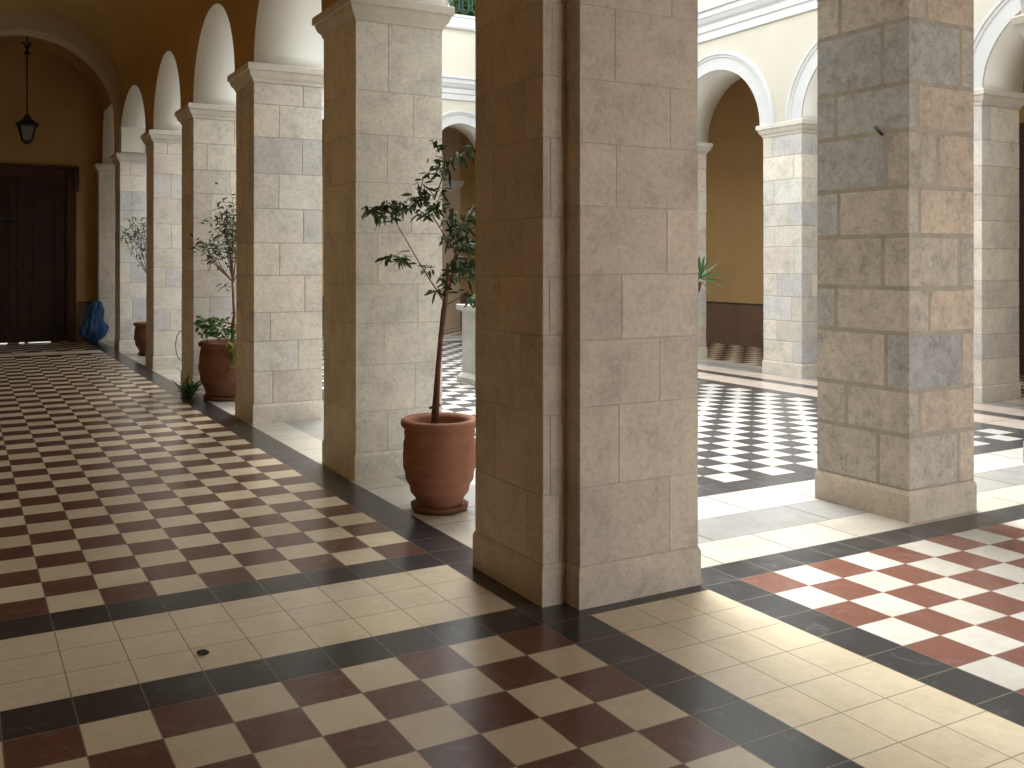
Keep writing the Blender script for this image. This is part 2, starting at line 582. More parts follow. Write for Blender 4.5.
def pillar(label, u0, u1, v0, v1, pal, seed, group=None, extra=None, zpl=0.8, gap=0.03, jit=0.03, name='stone_pillar', cat='pillar', smooth=False, rough=False, laid=None):
    """u0..v1 = footprint of the shaft; extra = pilaster strip (u0,u1,v0,v1) built on to it"""
    rng = random.Random(seed)
    t = thing(name, label, cat, P((u0 + u1) / 2, (v0 + v1) / 2, 0), group)
    t['kind'] = 'thing'
    foot = [(u0, u1, v0, v1)] + ([extra] if extra else [])
    bm = bmesh.new()
    for a0, a1, b0, b1 in foot:
        blocks(bm, a0, a1, b0, b1, zpl, Z_IMP0, pal, rng, gap, bev=0.012 if smooth else 0.022, jit=min(jit, 0.014), laid=laid)
    for a0, a1, b0, b1 in foot:
        m = 0.018 if smooth or rough else 0.03
        for f in box(bm, a0 + m, a1 - m, b0 + m, b1 - m, zpl, Z_IMP0, 1):
            pass
    obj('shaft', bm, ['rough_stone' if rough else 'stone', 'dark_mortar' if rough else 'mortar'], t)
    bm = bmesh.new()
    cl = bm.loops.layers.float_color.new('block')
    for a0, a1, b0, b1 in foot:
        e = 0.035
        before = set(bm.faces)
        ring_profile(bm, a0, a1, b0, b1, [(e, 0.0), (e, zpl - 0.1), (e - 0.02, zpl - 0.04), (0.0, zpl)])
        for f in set(bm.faces) - before:
            c = pal[0]
            for l in f.loops:
                l[cl] = (*c, 1)
    obj('plinth', bm, 'stone', t)
    bm = bmesh.new()
    for a0, a1, b0, b1 in foot:
        ring_profile(bm, a0, a1, b0, b1, IMP_PROF)
    obj('impost', bm, 'moulding', t)
    return t


VL0, VL1 = 2.22, 5.20          # left arcade shaft faces
LEFT = [(14.63, 17.55), (26.1, 28.95), (37.55, 40.5), (48.95, 51.5), (62.9, 65.4)]
pillar('massive brown stone corner pillar in the foreground with a notched pilaster edge', 2.34, 5.58, 2.03, 5.02, PAL_BROWN, 11,
       extra=(2.80, 5.58, 1.48, 2.08), gap=0.012, jit=0.008, smooth=True)
labs = ['smooth pale stone pillar standing right behind the terracotta potted olive tree',
        'cream block pillar between the bushy pot and the smooth pale pillar',
        'pale block pillar right behind the bushy pot, with a wire loop at its base',
        'pale block pillar that half hides the farthest potted tree',
        'last block pillar of the left arcade, beside the far potted tree and transverse arch']
pals = [PAL_SMOOTH, PAL_PALE, PAL_PALE, PAL_PALE, PAL_PALE]
for i, ((a, b), lb, pl) in enumerate(zip(LEFT, labs, pals)):
    pillar(lb, a, b, VL0, VL1, pl, 20 + i, 'pillars of the left arcade', gap=0.012 if i == 0 else 0.022, jit=0.008 if i == 0 else 0.014, smooth=(i == 0))
pillar('smooth pale end pilaster against the back wall, behind the blue bag', 72.4, 73.6, 1.9, 5.0, PAL_PLASTER, 31, gap=0.008, jit=0.002,
       name='wall_pilaster', cat='pilaster')
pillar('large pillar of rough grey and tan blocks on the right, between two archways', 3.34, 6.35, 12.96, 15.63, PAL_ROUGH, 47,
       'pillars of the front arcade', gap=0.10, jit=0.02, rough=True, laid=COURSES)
pillar('pillar just entering the right edge of the photo, beyond the rough block pillar', 3.42, 6.35, 22.75, 25.3, PAL_MIX, 48,
       'pillars of the front arcade', gap=0.06)
pillar('front right corner pillar of the courtyard, outside the photo', 3.42, 6.3, 34.3, 37.1, PAL_MIX, 49, 'pillars of the front arcade')
RIGHT = [(15.5, 18.1), (26.5, 29.5), (37.7, 40.7), (50.0, 52.5), (62.2, 64.7)]
rl = ['far pillar across the courtyard at the right edge, in front of the brown doorway',
      'sunlit white block pillar across the courtyard, immediately left of the rough pillar',
      'far pillar across the courtyard showing as a thin strip beside the yucca',
      'pillar of the far arcade hidden behind the foreground corner pillar',
      'back right corner pillar of the courtyard hidden behind the corner pillar']
for i, ((a, b), lb) in enumerate(zip(RIGHT, rl)):
    pillar(lb, a, b, 34.25, 37.2, PAL_PALE, 60 + i, 'pillars of the far arcade')
ENDP = [(13.0, 15.6), (24.6, 27.3)]
for i, ((a, b), lb) in enumerate(zip(ENDP, ['end arcade pillar hidden behind the smooth pale pillar', 'end arcade pillar beyond the planter, left of the end archway'])):
    pillar(lb, 62.2, 64.7, a, b, PAL_PALE, 70 + i, 'pillars of the end arcade')


# ---------------------------------------------------------------- arcade walls
def arcade(name, axis, piers, t0, t1, m0, m1, last_rise=None, soff='limewash', ztop=Z_TOP, rise=RISE, inset=0.12, N=28):
    """wall carried by the piers: axis 'u' runs along u with faces at v = t0 / t1; m0/m1 = materials of the two faces"""
    bm = bmesh.new()

    def Q(s, t, z):
        return P(s, t, z) if axis == 'u' else P(t, s, z)

    def f(pts, mi, sm=False):
        fc = bm.faces.new([bm.verts.new(p) for p in pts])
        fc.material_index = mi
        fc.smooth = sm
    zs = Z_IMP1
    for k, (a, b) in enumerate(piers):
        a2 = a - inset if k else a
        b2 = b + inset if k < len(piers) - 1 else b
        f([Q(a2, t0, zs), Q(b2, t0, zs), Q(b2, t0, ztop), Q(a2, t0, ztop)], 0)
        f([Q(a2, t1, zs), Q(a2, t1, ztop), Q(b2, t1, ztop), Q(b2, t1, zs)], 1)
        f([Q(a2, t0, zs), Q(a2, t1, zs), Q(b2, t1, zs), Q(b2, t0, zs)], 2)
        if k == 0:
            f([Q(a2, t0, zs), Q(a2, t0, ztop), Q(a2, t1, ztop), Q(a2, t1, zs)], 1)
        if k == len(piers) - 1:
            f([Q(b2, t0, zs), Q(b2, t1, zs), Q(b2, t1, ztop), Q(b2, t0, ztop)], 1)
            continue
        s0, s1 = b + inset, piers[k + 1][0] - inset
        c, r = (s0 + s1) / 2, (s1 - s0) / 2
        rise_k = last_rise if last_rise and k == len(piers) - 2 else rise
        cur = [(c - r * math.cos(math.pi * i / N), zs + rise_k * math.sin(math.pi * i / N)) for i in range(N + 1)]
        for (x0, z0), (x1, z1) in zip(cur, cur[1:]):
            f([Q(x0, t0, z0), Q(x1, t0, z1), Q(x1, t0, ztop), Q(x0, t0, ztop)], 0)
            f([Q(x0, t1, z0), Q(x0, t1, ztop), Q(x1, t1, ztop), Q(x1, t1, z1)], 1)
            f([Q(x0, t0, z0), Q(x0, t1, z0), Q(x1, t1, z1), Q(x1, t0, z1)], 2, True)
    f([Q(piers[0][0], t0, ztop), Q(piers[-1][1], t0, ztop), Q(piers[-1][1], t1, ztop), Q(piers[0][0], t1, ztop)], 1)
    bmesh.ops.remove_doubles(bm, verts=bm.verts, dist=1e-4)
    return struct(name, bm, [m0, m1, soff])


def archivolts(name, axis, piers, t, sgn, rise=RISE, inset=0.12, N=36):
    """moulded white bands round the arches on the courtyard face at t, projecting in the direction sgn"""
    bm = bmesh.new()

    def Q(s, tt, z):
        return P(s, tt, z) if axis == 'u' else P(tt, s, z)
    prof = [(0.0, 0.0), (0.0, 0.10), (0.75, 0.10), (0.78, 0.16), (0.92, 0.16), (0.95, 0.24), (1.12, 0.24), (1.16, 0.14), (1.16, 0.0)]
    for k in range(len(piers) - 1):
        s0, s1 = piers[k][1] + inset, piers[k + 1][0] - inset
        c, r = (s0 + s1) / 2, (s1 - s0) / 2
        rows = []
        for i in range(N + 1):
            a = math.pi * i / N
            rows.append([bm.verts.new(Q(c - (r + w) * math.cos(a), t + sgn * h, Z_IMP1 + (rise + w) * math.sin(a))) for w, h in prof])
        for r0, r1 in zip(rows, rows[1:]):
            for j in range(len(prof) - 1):
                bm.faces.new((r0[j], r0[j + 1], r1[j + 1], r1[j]))
    return struct(name, bm, 'white')


LP = [(2.5, 5.6)] + LEFT + [(72.6, 74)]
arcade('wall_left_arcade', 'u', LP, VL0 - 0.02, VL1 + 0.05, 'ochre', 'cream', last_rise=6.4)
archivolts('trim_1', 'u', LP[:6], VL1 + 0.05, 1)
FP = [(2.12, 5.0), (13.05, 15.45), (22.75, 25.3), (34.3, 37.1)]
arcade('wall_front_arcade', 'v', FP, 3.4, 6.3, 'ochre', 'cream')
archivolts('trim_2', 'v', FP, 6.3, 1)
RP = [(3.42, 6.3)] + RIGHT + [(72.4, 74)]
arcade('wall_right_arcade', 'u', RP[:6], 34.2, 37.22, 'cream', 'ochre')
archivolts('trim_3', 'u', RP[:6], 34.2, -1)
EP = [(2.22, 5.0), (13.0, 15.6), (24.6, 27.3), (34.25, 37.2)]
arcade('wall_end_arcade', 'v', EP, 62.15, 64.75, 'cream', 'ochre')
archivolts('trim_4', 'v', EP, 62.15, -1)

# cornice and terrace ledge running round the courtyard
bm = bmesh.new()
CU0, CU1, CV0, CV1 = 6.3, 62.15, VL1 + 0.05, 34.2


def inner_ring(bm, prof, mi=0):
    rows = []
    for o_, z in prof:
        rows.append([bm.verts.new(P(a, b, z)) for a, b in ((CU0 + o_, CV0 + o_), (CU1 - o_, CV0 + o_), (CU1 - o_, CV1 - o_), (CU0 + o_, CV1 - o_))])
    for r0, r1 in zip(rows, rows[1:]):
        for i in range(4):
            j = (i + 1) % 4
            bm.faces.new((r0[i], r0[j], r1[j], r1[i])).material_index = mi


inner_ring(bm, [(0, 21.0), (0.12, 21.0), (0.12, 21.5), (0.2, 21.55), (0.2, 21.95), (0.34, 22.1), (0.45, 22.35), (0.5, 22.4), (0.5, 22.75), (0.62, 22.8), (0.62, 23.0), (0, 23.15)])
struct('trim_5', bm, 'white')
bm = bmesh.new()
inner_ring(bm, [(0, 27.2), (0.3, 27.25), (0.4, 27.4), (0.4, 28.2), (0.5, 28.25), (0.5, 28.45), (-1.5, 28.5), (-1.5, 27.5)])
struct('trim_6', bm, 'white')

# ---------------------------------------------------------------- outer walls, ceilings, roofs
Z_C = 25.0


def wall_box(name, u0, u1, v0, v1, z0, z1, mat='ochre'):
    bm = bmesh.new()
    box(bm, u0, u1, v0, v1, z0, z1)
    return struct(name, bm, mat)


wall_box('wall_left', -14.9, 75, -11.4, -10.4, 0, Z_TOP)
# front wall (unseen, behind the camera) with tall openings added to light the front gallery
bm = bmesh.new()
segs = [(-11.4, 4.6), (13.4, 18.0), (24.0, 30), (36, 47.5)]
for a, b in segs:
    box(bm, -14.9, -13.9, a, b, 0, Z_TOP)
for (a, b), (c, d) in zip(segs, segs[1:]):
    box(bm, -14.9, -13.9, b, c, 17, Z_TOP)
struct('wall_front_unseen', bm, 'ochre')
wall_box('wall_right', -14.9, 75, 46.5, 47.5, 0, Z_TOP)
# back wall with the door opening
D0, D1, DZ = -8.45, 0.30, 14.5
bm = bmesh.new()
box(bm, 74, 75, -10.4, D0 + 0.3, 0, Z_TOP)
box(bm, 74, 75, D1 - 0.3, 46.5, 0, Z_TOP)
box(bm, 74, 75, D0 + 0.3, D1 - 0.3, DZ - 0.3, Z_TOP)
struct('wall_back', bm, 'ochre')
# brown dado with a dark line along the back and right walls
bm = bmesh.new()
box(bm, 73.94, 74, D1 + 0.1, 2.3, 0, 3.2, 0)
box(bm, 73.92, 74, D1 + 0.1, 2.3, 3.2, 3.32, 1)
box(bm, 73.94, 74, -10.4, D0 - 0.1, 0, 3.2, 0)
box(bm, 73.94, 74, 5.3, 46.5, 0, 3.2, 0)
box(bm, 73.92, 74, 5.1, 46.5, 3.2, 3.32, 1)
struct('trim_7', bm, ['dado', 'dado_line'])
bm = bmesh.new()
box(bm, -13.9, 74, 46.44, 46.5, 0, 3.25, 0)
box(bm, -13.9, 74, 46.42, 46.5, 3.25, 3.4, 1)
struct('trim_8', bm, ['dado', 'dado_line'])

# flat ceilings of the three other galleries, roof slabs above all of them
bm = bmesh.new()
box(bm, -13.9, 3.4, -10.4, 46.5, Z_C, 27.0)
box(bm, 3.4, 74, 37.2, 46.5, Z_C, 27.0)
box(bm, 64.75, 74, 5, 37.2, Z_C, 27.0)
box(bm, 3.4, 74, -10.4, VL0, Z_C, 27.0)
struct('ceiling', bm, ['ochre'])
# barrel vault of the left gallery
bm = bmesh.new()
VC = (-10.4 + VL0) / 2
VR = (VL0 + 10.4) / 2
N = 40
for (ua, ub) in ((3.2, 74.0),):
    prev = None
    for i in range(N + 1):
        a = math.pi * i / N
        v, z = VC - VR * math.cos(a), 19.2 + 5.4 * math.sin(a)
        cur = (bm.verts.new(P(ua, v, z)), bm.verts.new(P(ub, v, z)))
        if prev:
            bm.faces.new((prev[0], prev[1], cur[1], cur[0])).smooth = True
        prev = cur
struct('ceiling', bm, 'ochre')


def transverse(name, u0, u1, mat='tan'):
    """arch spanning the gallery: intrados a half circle, pilaster against the outer wall"""
    bm = bmesh.new()
    r, zc = VR - 0.12, 17.1
    c = VC
    N = 36
    pts = [(c + r * math.cos(math.pi * i / N), zc + r * math.sin(math.pi * i / N)) for i in range(N + 1)]
    pts = [(pts[0][0], 14.9)] + pts + [(pts[-1][0], 14.9)]
    for (a, za), (b, zb) in zip(pts, pts[1:]):
        ea = VL0 if a > c else -10.4
        fs = [bm.faces.new([bm.verts.new(P(u, vv, zz)) for vv, zz in ((a, za), (b, zb), (b, 26.0 if abs(b - c) < r - 1e-3 else zb), (a, 26.0 if abs(a - c) < r - 1e-3 else za))] if False else
                           [bm.verts.new(P(u, vv, zz)) for vv, zz in ((a, za), (b, zb), (c + (b - c) * 1.35, zc + (zb - zc) * 1.35 if zb > zc else zb), (c + (a - c) * 1.35, zc + (za - zc) * 1.35 if za > zc else za))]) for u in (u0, u1)]
        f = bm.faces.new([bm.verts.new(P(*q)) for q in ((u0, a, za), (u1, a, za), (u1, b, zb), (u0, b, zb))])
        f.smooth = True
    bmesh.ops.remove_doubles(bm, verts=bm.verts, dist=1e-4)
    return struct(name, bm, mat)


transverse('trim_9', 62.35, 64.5)
transverse('trim_10', 3.0, 5.4)
bm = bmesh.new()
box(bm, 62.35, 64.5, -10.4, -10.0, 0, 14.9)
box(bm, 3.0, 5.4, -10.4, -10.0, 0, 14.9)
struct('trim_11', bm, 'moulding')
# pilaster and arch strip on the back wall seen through the end archway
bm = bmesh.new()
box(bm, 73.4, 74, 33.6, 36.6, 0, Z_C, 0)
ring_profile(bm, 73.4, 74, 33.6, 36.6, IMP_PROF, 1)
struct('trim_12', bm, ['tan', 'moulding'])

# ground outside (daylight shows under the door)
bm = bmesh.new()
box(bm, 75, 110, -40, 60, -1, -0.02)
box(bm, -60, -14.9, -40, 70, -1, -0.02)
struct('floor_outside', bm, 'ground')

# ---------------------------------------------------------------- big double door
dr = thing('wooden_door', 'very dark panelled double wooden door with moulded frame in the back wall', 'door', P(74, (D0 + D1) / 2, 0))
bm = bmesh.new()
FW = 0.85
for (a, b) in ((D0, D0 + FW), (D1 - FW, D1)):
    box(bm, 73.72, 74.3, a, b, 0, DZ, 0, 0.05)
    box(bm, 73.62, 73.74, a + 0.12, b - 0.3, 0, DZ - 0.3, 0, 0.04)
box(bm, 73.72, 74.3, D0, D1, DZ - FW, DZ, 0, 0.05)
box(bm, 73.62, 73.74, D0 + 0.12, D1 - 0.12, DZ - 0.55, DZ - 0.15, 0, 0.04)
box(bm, 73.5, 74.3, D0 - 0.2, D1 + 0.2, DZ - 0.05, DZ + 0.2, 0, 0.04)
box(bm, 73.55, 74.0, D0 - 0.2, D0 + 0.25, DZ - 1.9, DZ, 0, 0.04)
box(bm, 73.55, 74.0, D1 - 0.25, D1 + 0.2, DZ - 1.9, DZ, 0, 0.04)
for a, b in ((D0 + FW, -5.5), (-4.9, -4.05), (-3.65, -3.35), (-1.65, D1 - FW)):
    box(bm, 73.95, 74.25, a, b, 0, 0.055)
obj('door_frame', bm, 'wood2', dr)
mid = (D0 + D1) / 2
for sgn, (a, b) in ((-1, (D0 + FW, mid - 0.004)), (1, (mid + 0.004, D1 - FW))):
    bm = bmesh.new()
    zb, zt = (0.045 if sgn > 0 else 0.06), DZ - FW + 0.15
    box(bm, 74.0, 74.25, a, b, zb, zt, 0)
    st = 0.75
    for (x0, x1) in ((a, a + st), (b - st, b)):
        box(bm, 73.9, 74.0, x0, x1, zb, zt, 0, 0.02)
    for (z0, z1) in ((zb, 0.7), (3.6, 4.0), (10.3, 10.7), (zt - 0.95, zt)):
        box(bm, 73.9, 74.0, a + st, b - st, z0, z1, 0, 0.02)
    for (z0, z1) in ((0.7, 3.6), (4.0, 10.3), (10.7, zt - 0.95)):
        box(bm, 73.95, 74.02, a + st + 0.25, b - st - 0.25, z0 + 0.25, z1 - 0.25, 0, 0.04)
    if sgn < 0:
        box(bm, 73.86, 74.1, mid - 0.14, mid + 0.10, zb, zt, 0, 0.03)
    lf = obj('door_leaf', bm, 'wood', dr)
    if sgn < 0:
        bm = bmesh.new()
        box(bm, 73.82, 73.9, mid - 0.95, mid - 0.25, 9.9, 10.2, 0, 0.02)
        tube(bm, [P(73.8, mid - 1.3, 10.05), P(73.8, mid - 0.1, 10.05)], 0.012)
        obj('door_bolt', bm, 'iron', lf)
bm = bmesh.new()
tube(bm, [P(73.75, mid + 0.35, 6.2), P(73.68, mid + 0.35, 6.3), P(73.68, mid + 0.35, 6.9), P(73.75, mid + 0.35, 7.0), P(73.92, mid + 0.35, 7.0)], 0.012)
obj('door_handle', bm, 'iron', dr)

# brown doorway in the right gallery's outer wall, seen past the last pillar
dr2 = thing('wooden_doorway', 'tall brown wooden doorway across the courtyard at the right edge of the photo', 'doorway', P(18.5, 46.5, 0))
bm = bmesh.new()
a, b = 14.5, 22.3
for x0, x1 in ((a, a + 0.9), (b - 0.9, b)):
    box(bm, x0, x1, 46.1, 46.5, 0, 14.5, 0, 0.05)
box(bm, a, b, 46.1, 46.5, 13.6, 14.6, 0, 0.05)
box(bm, a - 0.2, b + 0.2, 46.0, 46.5, 14.5, 14.8, 0, 0.04)
obj('door_frame', bm, 'wood2', dr2)
for (x0, x1) in ((a + 0.9, (a + b) / 2 - 0.03), ((a + b) / 2 + 0.03, b - 0.9)):
    bm = bmesh.new()
    box(bm, x0, x1, 46.3, 46.45, 0.1, 13.6, 0)
    for z0, z1 in ((0.5, 3.4), (4.0, 9.4), (10.0, 13.2)):
        box(bm, x0 + 0.5, x1 - 0.5, 46.22, 46.32, z0, z1, 0, 0.05)
    obj('door_leaf', bm, 'wood', dr2)

# ---------------------------------------------------------------- lantern
LU, LV = 68.0, -3.8
top_z = 19.2 + 5.4 * math.sqrt(1 - ((LV - VC) / VR) ** 2)
lan = thing('hanging_lantern', 'black four-sided lantern hanging on a long rod before the dark door', 'lantern', P(LU, LV, 15.7))
bm = bmesh.new()
tube(bm, [P(LU, LV, 18.0), P(LU, LV, top_z)], 0.012)
lathe(bm, P(LU, LV, 22.6), [(0, 0), (0.045, 0.01), (0.05, 0.03), (0.02, 0.05), (0.015, 0.12), (0.0, 0.12)], 16)
tube(bm, [P(LU, LV - 0.3, 23.6), P(LU, LV - 0.1, 23.2), P(LU, LV, 22.9), P(LU, LV + 0.1, 23.2), P(LU, LV + 0.3, 23.6)], 0.012)
obj('rod', bm, 'iron', lan)
bm = bmesh.new()


def fr(z, w):
    return [P(LU + a * w, LV + b * w, z) for a, b in ((-1, -1), (1, -1), (1, 1), (-1, 1))]


def frustum(bm, z0, w0, z1, w1):
    A, B = [bm.verts.new(p) for p in fr(z0, w0)], [bm.verts.new(p) for p in fr(z1, w1)]
    for i in range(4):
        bm.faces.new((A[i], A[(i + 1) % 4], B[(i + 1) % 4], B[i]))
    bm.faces.new(A[::-1])
    bm.faces.new(B)


frustum(bm, 17.15, 0.80, 17.3, 0.78)
frustum(bm, 17.3, 0.70, 17.6, 0.34)
frustum(bm, 17.6, 0.30, 17.85, 0.24)
frustum(bm, 17.85, 0.22, 18.05, 0.06)
obj('cap', bm, 'iron', lan)
bm = bmesh.new()
A, B = fr(17.15, 0.58), fr(15.95, 0.32)
for i in range(4):
    tube(bm, [A[i], B[i]], 0.014, 6)
    tube(bm, [A[i], A[(i + 1) % 4]], 0.012, 6)
    tube(bm, [B[i], B[(i + 1) % 4]], 0.014, 6)
frustum(bm, 15.8, 0.2, 15.95, 0.34)
lathe(bm, P(LU, LV, 15.68), [(0, 0), (0.03, 0.01), (0.035, 0.03), (0, 0.03)], 12)
obj('frame', bm, 'iron', lan)
bm = bmesh.new()
frustum(bm, 15.96, 0.29, 17.13, 0.54)
obj('glass', bm, 'frosted', lan)


# ---------------------------------------------------------------- pots and plants
def pot_profile(R, Rb, H, ridges, lip=0.07):
    """jar-like ribbed pot, radii and heights in metres"""
    pr = [(0, 0.02), (Rb, 0.02)]
    n = 40
    for i in range(n + 1):
        t = i / n
        if t < 0.62:
            r = Rb + (R - Rb) * math.sin(t / 0.62 * math.pi / 2) ** 0.9
        else:
            r = R - (R * 0.06) * ((t - 0.62) / 0.38) ** 1.5
        r += 0.0028 * math.sin(t * ridges * 2 * math.pi) + 0.0016 * math.sin(t * ridges * 5.3 + 1)
        pr.append((r, 0.02 + t * (H - 0.07)))
    rt = pr[-1][0]
    pr += [(rt + 0.018, H - 0.045), (rt + 0.026, H - 0.03), (rt + 0.024, H - 0.01), (rt + 0.010, H), (rt - 0.012, H - 0.002), (rt - 0.03, H - 0.02), (rt - 0.035, H - 0.1), (rt - 0.05, H - 0.13)]
    return pr, rt


def pot(parent, c, R, Rb, H, ridges=7, mat='terracotta', saucer=True):
    bm = bmesh.new()
    pr, rt = pot_profile(R, Rb, H, ridges)
    lathe(bm, c, pr, 56, wob=0.004)
    obj('pot', bm, mat, parent)
    bm = bmesh.new()
    rng = random.Random(int(R * 1000))
    lathe(bm, c + Vector((0, 0, 0)), [(0, H - 0.085), (rt * 0.4, H - 0.08), (rt * 0.8, H - 0.088), (rt - 0.037, H - 0.095)], 40)
    for v in bm.verts:
        v.co.z += 0.008 * noise.noise(v.co * 30)
    obj('soil', bm, 'soil', parent)
    if saucer:
        bm = bmesh.new()
        lathe(bm, c, [(0, 0), (Rb + 0.02, 0), (Rb + 0.045, 0.012), (Rb + 0.05, 0.035), (Rb + 0.035, 0.037), (Rb + 0.025, 0.018), (0, 0.018)], 48)
        obj('saucer', bm, 'terracotta_dark', parent)


# first potted tree ---------------------------------------------------------
TU, TV = 10.35, 2.98
tc = P(TU, TV, 0)
tree = thing('potted_olive_tree', 'young olive tree in a ribbed terracotta pot beside the foreground corner pillar', 'potted tree', tc)
pot(tree, tc, 0.199, 0.108, 0.495, 6.5)
R2 = random.Random(5)


def tp(x, y, du=0.0):
    return on_u(x, y, TU + du)


def polyline(px, du0=0.0, du1=0.0):
    n = len(px)
    return [tp(x, y, du0 + (du1 - du0) * i / max(1, n - 1)) for i, (x, y) in enumerate(px)]


bm = bmesh.new()
tube(bm, polyline([(436, 424), (437, 400), (438, 370), (441, 335), (445, 303), (447, 285), (448, 263)]), [0.015, 0.014, 0.014, 0.014, 0.014, 0.011, 0.009], 10)
tube(bm, polyline([(432, 424), (433.5, 408), (435, 392), (437, 370), (440, 340), (443, 310), (446, 296), (451, 282), (453, 268), (456, 252)], 0.1, 0.2), [0.009, 0.009, 0.009, 0.01, 0.011, 0.011, 0.01, 0.008, 0.007, 0.006], 8)
tube(bm, [tp(430, 408, -0.05), tp(440, 405, 0.12)], 0.008, 6)
obj('trunk', bm, 'bark', tree)
branches = [
    ([(444, 302), (432, 283), (420, 264), (409, 245), (398, 226), (392, 214), (384, 204)], 0.0, -0.8),
    ([(409, 251), (403, 251), (398, 254), (388, 260)], -0.3, -0.7),
    ([(446, 305), (457, 299), (466, 293), (476, 286)], 0.0, 0.5),
    ([(456, 252), (449, 242), (441, 230), (435, 220), (430, 208), (424, 200)], 0.2, -0.5),
    ([(456, 252), (458, 240), (460, 226), (455, 215), (447, 205), (440, 196)], 0.2, 0.3),
    ([(434, 200), (440, 185), (444, 170), (445, 155), (437, 145)], -0.1, -0.2),
    ([(445, 170), (452, 160), (460, 155), (468, 150)], -0.1, 0.6),
    ([(392, 214), (380, 209), (368, 207)], -0.6, -1.0),
    ([(398, 216), (410, 208), (420, 201), (432, 200)], -0.6, -0.3),
    ([(420, 200), (421, 188), (424, 176), (432, 170)], -0.4, -0.5),
    ([(449, 285), (456, 272), (462, 262), (470, 255)], 0.1, 0.7),
    ([(447, 288), (441, 280), (440, 272)], 0.0, -0.2),
    ([(458, 240), (466, 232), (474, 226)], 0.2, 0.8),
    ([(460, 226), (468, 215), (474, 205)], 0.2, 0.9),
]
bm = bmesh.new()
for px, a, b in branches:
    pts = polyline(px, a, b)
    n = len(pts)
    tube(bm, pts, [0.0042 * (1 - 0.72 * i / (n - 1)) for i in range(n)], 6)
obj('branches', bm, 'bark', tree)
# leaves: clusters along the twigs  (x, y, spread, count, depth offset)
cl_ = [(370, 208, 6, 15, -0.8), (379, 212, 7, 20, -0.8), (388, 206, 8, 22, -0.7), (396, 205, 7, 18, -0.6), (391, 220, 5, 12, -0.7),
       (406, 207, 6, 16, -0.5), (417, 200, 8, 20, -0.4), (424, 190, 8, 15, -0.4), (420, 182, 6, 9, -0.4), (430, 210, 8, 24, -0.3), (422, 213, 6, 12, -0.4),
       (438, 205, 7, 20, -0.1), (432, 176, 7, 12, -0.4), (443, 190, 6, 14, -0.1), (445, 172, 7, 22, -0.1), (450, 160, 6, 16, 0.1),
       (436, 143, 5, 5, -0.2), (431, 158, 4, 4, -0.2), (438, 165, 6, 7, -0.2), (440, 152, 6, 5, -0.2), (462, 155, 8, 20, 0.5), (470, 148, 6, 12, 0.6),
       (450, 222, 7, 24, 0.2), (458, 232, 8, 30, 0.3), (466, 226, 8, 26, 0.5), (473, 214, 8, 26, 0.7), (461, 246, 8, 30, 0.3), (468, 240, 8, 30, 0.6), (456, 213, 7, 14, 0.2),
       (456, 262, 7, 30, 0.2), (464, 268, 8, 30, 0.5), (472, 262, 8, 30, 0.7), (470, 278, 6, 14, 0.6), (452, 275, 5, 14, 0.1), (474, 245, 7, 22, 0.8),
       (388, 258, 4, 11, -0.6), (397, 260, 5, 12, -0.5), (402, 257, 5, 12, -0.4), (427, 270, 5, 10, -0.2), (417, 266, 3, 3, -0.2),
       (438, 291, 4, 8, -0.1), (433, 292, 3, 4, -0.1), (446, 238, 6, 12, 0.0), (441, 276, 4, 8, -0.1), (472, 300, 5, 10, 0.5), (466, 293, 4, 5, 0.3), (450, 292, 4, 6, 0.1), (447, 285, 4, 7, 0)]
bm = bmesh.new()
for x, y, s, n, du in cl_:
    for _ in range(n):
        a = R2.uniform(0, 2 * math.pi)
        r = s * math.sqrt(R2.random())
        p = tp(x + r * math.cos(a), y + r * math.sin(a) * 0.8, du + R2.gauss(0, 0.22))
        out = Vector((R2.uniform(-1, 1), R2.uniform(-1, 1), R2.uniform(-0.9, 0.45)))
        leaf(bm, p, out, R2.uniform(0.042, 0.07), R2.uniform(0.014, 0.021), R2, 0, 0.3)
obj('leaves', bm, 'leaf', tree)


# second potted tree -----------------------------------------------------------
def small_tree(name, label, cu, cv, R, Rb, H, trunk_top, crown, seed, mat='terracotta', under=True):
    c = P(cu, cv, 0)
    t = thing(name, label, 'potted tree', c)
    pot(t, c, R, Rb, H, 4, mat)
    rng = random.Random(seed)
    bm = bmesh.new()
    base = c + Vector((0, 0, H - 0.09))
    top = trunk_top
    tube(bm, [base.lerp(top, k / 6) + Vector((rng.uniform(-.01, .01), rng.uniform(-.01, .01), 0)) for k in range(7)], [0.02 - 0.0018 * k for k in range(7)], 8)
    obj('trunk', bm, 'bark', t)
    bb = bmesh.new()
    lb = bmesh.new()
    for (q, s, n) in crown:
        m = top.lerp(q, 0.5) + Vector((rng.uniform(-.03, .03), rng.uniform(-.03, .03), -0.04))
        tube(bb, [top - Vector((0, 0, 0.02)), m, q], [0.0065, 0.0045, 0.0025], 6)
        for _ in range(n):
            w = Vector((rng.gauss(0, 1), rng.gauss(0, 1), rng.gauss(0, 1))) * s * 0.55
            p = q + w
            leaf(lb, p, Vector((rng.uniform(-1, 1), rng.uniform(-1, 1), rng.uniform(-0.5, 0.9))), rng.uniform(0.05, 0.085), rng.uniform(0.014, 0.022), rng)
        for _ in range(3):
            e = q + Vector((rng.gauss(0, 1), rng.gauss(0, 1), abs(rng.gauss(0, 1)))) * s * 0.8
            tube(bb, [q, e], [0.003, 0.0015], 5)
    obj('branches', bb, 'bark', t)
    obj('leaves', lb, 'leaf', t)
    return t, c


def at34(x, y, du=0.0):
    return on_u(x, y, 34.2 + du)


